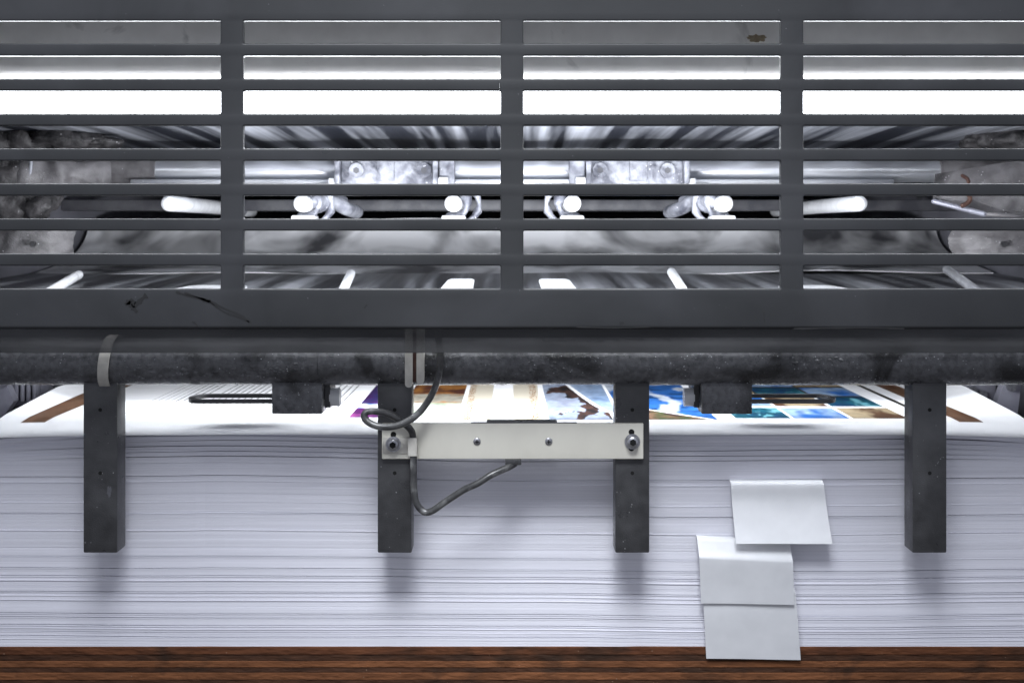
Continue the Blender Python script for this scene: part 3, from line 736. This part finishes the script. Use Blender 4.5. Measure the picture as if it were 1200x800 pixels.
def printed(u, t):
    """u: metres across from the pile's middle; t: metres in from the front edge"""
    # brown border bars along both sides
    for s in (-1, 1):
        if (.575 < -u < .605 if s < 0 else .550 < u < .580):
            return mixc(TANC, hexc(120, 78, 50), nz(u * 60, t * 9, 3) * 1.2 - .2)
        if s > 0 and .522 < u < .529: return hexc(70, 66, 60)
    if t < .030: return WHITE
    if -.50 < u < -.225:                                       # text page, lines run into the pile
        k = (u + .50) / .0088; fr = k % 1.0
        if .40 < fr < .62 and t > .06 and int(k) % 9 != 8: return mixc(WHITE, hexc(70, 72, 80), .8 * (nz(u * 4, t * 260, int(k)) > .42))
        return WHITE
    if -.205 < u < -.155 and t > .05:                          # purple and blue picture
        a = nz(u * 40, t * 22, 1); 
        if t < .14: return mixc(PURP, hexc(190, 90, 170), (a - .5) * 2)
        if t < .19: return mixc(WHITE, hexc(60, 130, 220), (a - .45) * 4)
        return mixc(hexc(30, 60, 120), PURP, a)
    if -.145 < u < -.068 and t > .06:                          # pale picture with golden far half
        a = nz(u * 30, t * 14, 4)
        if t > .30: return mixc(GOLD, hexc(96, 52, 40), (a - .4) * 3)
        if t > .20: return mixc(CREAM, GOLD, (a - .5) * 3)
        return mixc(hexc(236, 240, 230), hexc(190, 204, 180), (a - .45) * 3)
    if -.066 < u < .042:                                       # ornament page: two cream bands with gold dots
        for c in (-.045, .020):
            if abs(u - c) < .018:
                if abs(u - c - (-.012 if c < 0 else .010)) < .005 and t < .42:
                    return GOLD if nz(u * 420, t * 190, 8, 1) > .56 else CREAM
                return CREAM
        return WHITE
    if .046 < u < .135 and t > .02:                            # coast picture split by a white curve
        w_ = .128 - .10 * max(0, (t - .10)) ** .7
        if abs(u - w_) < .0030: return WHITE
        if u > w_: return mixc(SKY, hexc(150, 180, 220), nz(u * 20, t * 8, 5))
        a = nz(u * 22 + t * 5, t * 11 - u * 20, 6)
        if (u - .046) / .089 > .75 - t * 1.2 + (a - .5) * 1.6: return mixc(ROCK, DARK, nz(u * 70, t * 30, 2) * 2 - .6) if a < .62 else mixc(ROCK, SAND, .6)
        return mixc(SKY, hexc(170, 178, 200), a)
    if .140 < u < .255 and t > .02:                            # blue sky, brown ridge and white curve
        c = .250 - .75 * (t - .03) if t < .22 else .11
        if abs(u - c) < .0028: return WHITE
        a = nz(u * 26, t * 12, 7)
        if u < c and t < .14: return mixc(TANC, LEAF, nz(u * 60, t * 30, 12) * 2.2 - .6) if a < .6 else mixc(ROCK, DARK, .4)
        if a > .62: return mixc(BLUE, hexc(215, 225, 240), (a - .6) * 5)
        return mixc(BLUE, DEEP, (nz(u * 18, t * 30, 9) - .5) * 2.5)
    if .275 < u < .495 and t > .03:                            # rows of sea pictures
        g_ = (t - .03) % .115; r_ = int((t - .03) / .115); cx = (u - .275) % .0735; ci = int((u - .275) / .0735)
        if g_ < .012 or cx < .004:
            return hexc(60, 56, 52) if r_ > 1 else WHITE
        a = nz(u * 24 + r_ * 9, t * 10 + ci * 7, 10)
        b = nz(u * 60, t * 22, 13)
        k = (r_ + ci) % 3
        if k == 0: return mixc(TEAL, hexc(120, 190, 205), (b - .45) * 3) if a < .55 else mixc(DEEP, TEAL, b)
        if k == 1: return mixc(hexc(170, 200, 235), BLUE, (a - .4) * 3)
        return mixc(SAND, hexc(110, 78, 56), (a - .42) * 4)
    return WHITE

NU, NT = 1150, 170
edge = []          # front curl of the top sheet: (depth, z)
zs = PZ(495.5, KD)
for k in range(12):
    a = math.radians(90 * k / 11); edge.append((KD - .0025 + .034 * (1 - math.sin(a)), zs - .0175 * math.cos(a) ** 1.4 if k < 11 else zs))
edge = [(KD - .0025 + .026 * (1 - math.cos(math.radians(90 * k / 11))), zs - .0140 * (1 - math.sin(math.radians(90 * k / 11)))) for k in range(12)]
t_flat = [edge[-1][0] + (2.36 - edge[-1][0]) * ((j / NT) ** 1.35) for j in range(1, NT + 1)]
rowsY = edge + [(y, zs) for y in t_flat]
v = []; cols = []
for (y, z) in rowsY:
    t = max(0.0, y - KD)
    for i in range(NU + 1):
        x = -.636 + 1.272 * i / NU
        lift = .0008 * noise.noise(Vector((x * 3, y * 2.5, 0)))
        fr = max(0, 1 - t / .05)
        droop = fr * .0015 * noise.noise(Vector((x * 5, 3.3, 1)))
        side = .012 * max(0, (abs(x) - .45) / .1725) ** 2 * fr
        rise = .010 * max(0, (abs(x) - .565) / .0575) ** 2 * min(1, t / .25)
        v.append((x, y + fr * .0012 * noise.noise(Vector((x * 4, 8, 2))), z + lift + droop - side * .3 + rise))
        c_ = printed(x, t) if t > .018 else WHITE
        if c_ is not WHITE and c_ is not CREAM: c_ = tuple((.44 * k * (.75 + .5 * nz(x * 90, t * 40, 21, 3))) for k in c_)
        cols.append(c_)
R = NU + 1; f = []
for j in range(len(rowsY) - 1):
    b0 = j * R
    for i in range(NU): f.append((b0 + i, b0 + i + 1, b0 + R + i + 1, b0 + R + i))
me = bpy.data.meshes.new('printed_sheet')
org = Vector((0, KD + .3, zs - .0175)); me.from_pydata([(a - org.x, b - org.y, c - org.z) for a, b, c in v], [], f)
ca = me.color_attributes.new('print', 'FLOAT_COLOR', 'POINT'); flat = []
for c in cols: flat += [c[0], c[1], c[2], 1.0]
ca.data.foreach_set('color', flat); me.shade_smooth()
mp_ = bpy.data.materials.new('offset_print'); mp_.use_nodes = True; nt = mp_.node_tree
at_ = nd(nt, 'ShaderNodeVertexColor'); at_.layer_name = 'print'
nt.links.new(at_.outputs['Color'], nt.nodes['Principled BSDF'].inputs['Base Color']); nt.nodes['Principled BSDF'].inputs['Roughness'].default_value = .5
nt.nodes['Principled BSDF'].inputs['Specular IOR Level'].default_value = .3
me.materials.append(mp_)
ps = bpy.data.objects.new('printed_sheet', me); COL.objects.link(ps); ps.location = org
tag(ps, 'top sheet printed with colour pictures and text pages lying on pile', 'printed sheet')

# ================================================================== PAPER TAGS
def papertag(tl, tr, br, bl, prof, label, nx=16):
    """prof: list of (fraction down, distance in front of the pile edge)"""
    v = []; f = []; pr = curve_prof(prof, 5)
    ext = [(0, -.012), (0, -.004)]
    for (s, o) in ext + pr:
        for i in range(nx + 1):
            a = i / nx; top = (tl[0] + (tr[0] - tl[0]) * a, tl[1] + (tr[1] - tl[1]) * a); bot = (bl[0] + (br[0] - bl[0]) * a, bl[1] + (br[1] - bl[1]) * a)
            px = top[0] + (bot[0] - top[0]) * s; py = top[1] + (bot[1] - top[1]) * s
            d = KD - o; p = P(px, py, KD - .012); v.append((p.x, d + .0006 * math.sin(a * 5) * s, p.z))
    R = nx + 1; n = len(ext) + len(pr)
    for j in range(n - 1):
        for i in range(nx): f.append([j * R + i, j * R + i + 1, (j + 1) * R + i + 1, (j + 1) * R + i])
    o = link('paper_tag', v, f, M['tag'], smooth=True)
    return tag(o, label, 'paper tag', 'blank paper tags hanging from the pile')
papertag((823, 688), (931.5, 688), (939.5, 774.5), (828.5, 773), [(0, .0015), (.03, .0085), (.08, .0125), (.3, .0125), (.55, .0105), (1, .0060)], 'blank paper tag hanging lowest, over the plywood board edge')
papertag((817, 629), (926, 635), (930, 707), (821, 705.5), [(0, .0015), (.03, .009), (.10, .013), (.20, .0175), (.27, .0215), (.33, .0220), (.5, .0205), (.75, .0180), (1, .0160)], 'blank paper tag curling out, middle one overlapping the lowest tag')
papertag((856.5, 564), (965.5, 564), (972, 633.5), (860, 633.5), [(0, .002), (.03, .0085), (.10, .011), (.35, .013), (.7, .0195), (1, .027)], 'blank paper tag hanging highest, clear of the pile at its lower edge')

# ================================================================== PLYWOOD BOARD
board = thing('plywood_board', 'brown plywood board with dark and light plies under the paper pile', 'board', (0, KD + .45, 0))
ys = [757, 766.5, 774, 781.5, 787.5, 796, 803]; zb0 = PZ(757, KD)
edges = [zb0 - (y - 757) * kq for y in ys] + [0.045, 0.02, 0.0]
kinds = [0, 1, 2, 1, 2, 1, 0, 1, 0]
for i in range(len(edges) - 1):
    z1, z0 = edges[i], edges[i + 1]; v = []; f = []; nx = 160; rec = {0: .0, 1: .0007, 2: .0002}[kinds[i]]
    for (z, o) in ((z1, .0008), (z1 - .0006, 0), (z0 + .0006, 0), (z0, .0008)):
        for k in range(nx + 1):
            x = -.70 + 1.40 * k / nx; rr = .0008 * noise.fractal(Vector((x * 40, z * 190, i)), 1, 2, 5)
            if kinds[i] == 1: rr += .0012 * max(0, noise.noise(Vector((x * 60, i * 3.0, 1))))
            v.append((x, KD - .001 + rec + o + rr, z + (.0006 * noise.noise(Vector((x * 14, i, 4))) if 0 < z < zb0 - 1e-6 and o > .0005 else 0)))
    R = nx + 1; nb = 4 * R
    for z in (z1, z0):
        for k in range(nx + 1): v.append((-.70 + 1.40 * k / nx, KD + .94, z))
    for j in range(3):
        for k in range(nx): f.append([j * R + k, j * R + k + 1, (j + 1) * R + k + 1, (j + 1) * R + k])
    f += [[k, k + 1, nb + k + 1, nb + k] for k in range(nx)] + [[3 * R + k, 3 * R + k + 1, nb + R + k + 1, nb + R + k] for k in range(nx)]
    f += [[nb + k, nb + k + 1, nb + R + k + 1, nb + R + k] for k in range(nx)]
    f += [[0, R, 2 * R, 3 * R, nb + R, nb], [nx, R + nx, 2 * R + nx, 3 * R + nx, nb + R + nx, nb + nx]]
    link('ply', v, f, PLY[kinds[i]], board)

# ================================================================== MACHINE PARTS BESIDE THE PILE
sb = thing('side_bracket', 'lilac grey steel bracket with bolt beyond the pile beside clear post', 'bracket', P(1160, 560, 2.0))
G().box(PX(1112, 2.1), PX(1168, 2.1), 2.1, 2.16, PZ(468, 2.1), PZ(420, 2.1), .004).build('plate', M['bracket'], sb, auto=40)
A = [P(1176, 452, 1.95), P(1198, 440, 1.95), P(1188, 520, 1.95), P(1158, 500, 1.95)]; n = 4; th = Vector((0, .02, 0))
G().add(A + [p + th for p in A], [list(range(n)), list(range(2 * n - 1, n - 1, -1))] + [[i, i + n, (i + 1) % n + n, (i + 1) % n] for i in range(n)]).build('strut', M['bracket'], sb)
for px, py, d_ in ((1184, 452, 1.95), (1138, 457, 2.1), (1150, 462, 2.1)):
    c = P(px, py, d_); G().tube([c + Vector((0, -.008, 0)), c], .007, 16).build('bolt', M['bolt'], sb, auto=40)
G().box(PX(1120, 2.08), PX(1150, 2.08), 2.05, 2.1, PZ(500, 2.08), PZ(466, 2.08), .003).build('foot', M['darkmetal'], sb, auto=40)
sl = thing('side_bracket', 'lilac grey steel bracket with ribbed end beyond the pile by banded post', 'bracket', P(20, 520, 2.0))
G().box(PX(-30, 2.1), PX(48, 2.1), 2.1, 2.16, PZ(476, 2.1), PZ(420, 2.1), .004).build('plate', M['bracket'], sl, auto=40)
for k in range(4): G().box(PX(18 + k * 7, 2.08), PX(22 + k * 7, 2.08), 2.075, 2.1, PZ(470, 2.08), PZ(440, 2.08), .001).build('rib', M['bracket'], sl, auto=40)
A = [P(-20, 470, 1.95), P(8, 452, 1.95), P(16, 470, 1.95), P(-10, 510, 1.95)]
G().add(A + [p + th for p in A], [list(range(n)), list(range(2 * n - 1, n - 1, -1))] + [[i, i + n, (i + 1) % n + n, (i + 1) % n] for i in range(n)]).build('strut', M['bracket'], sl)
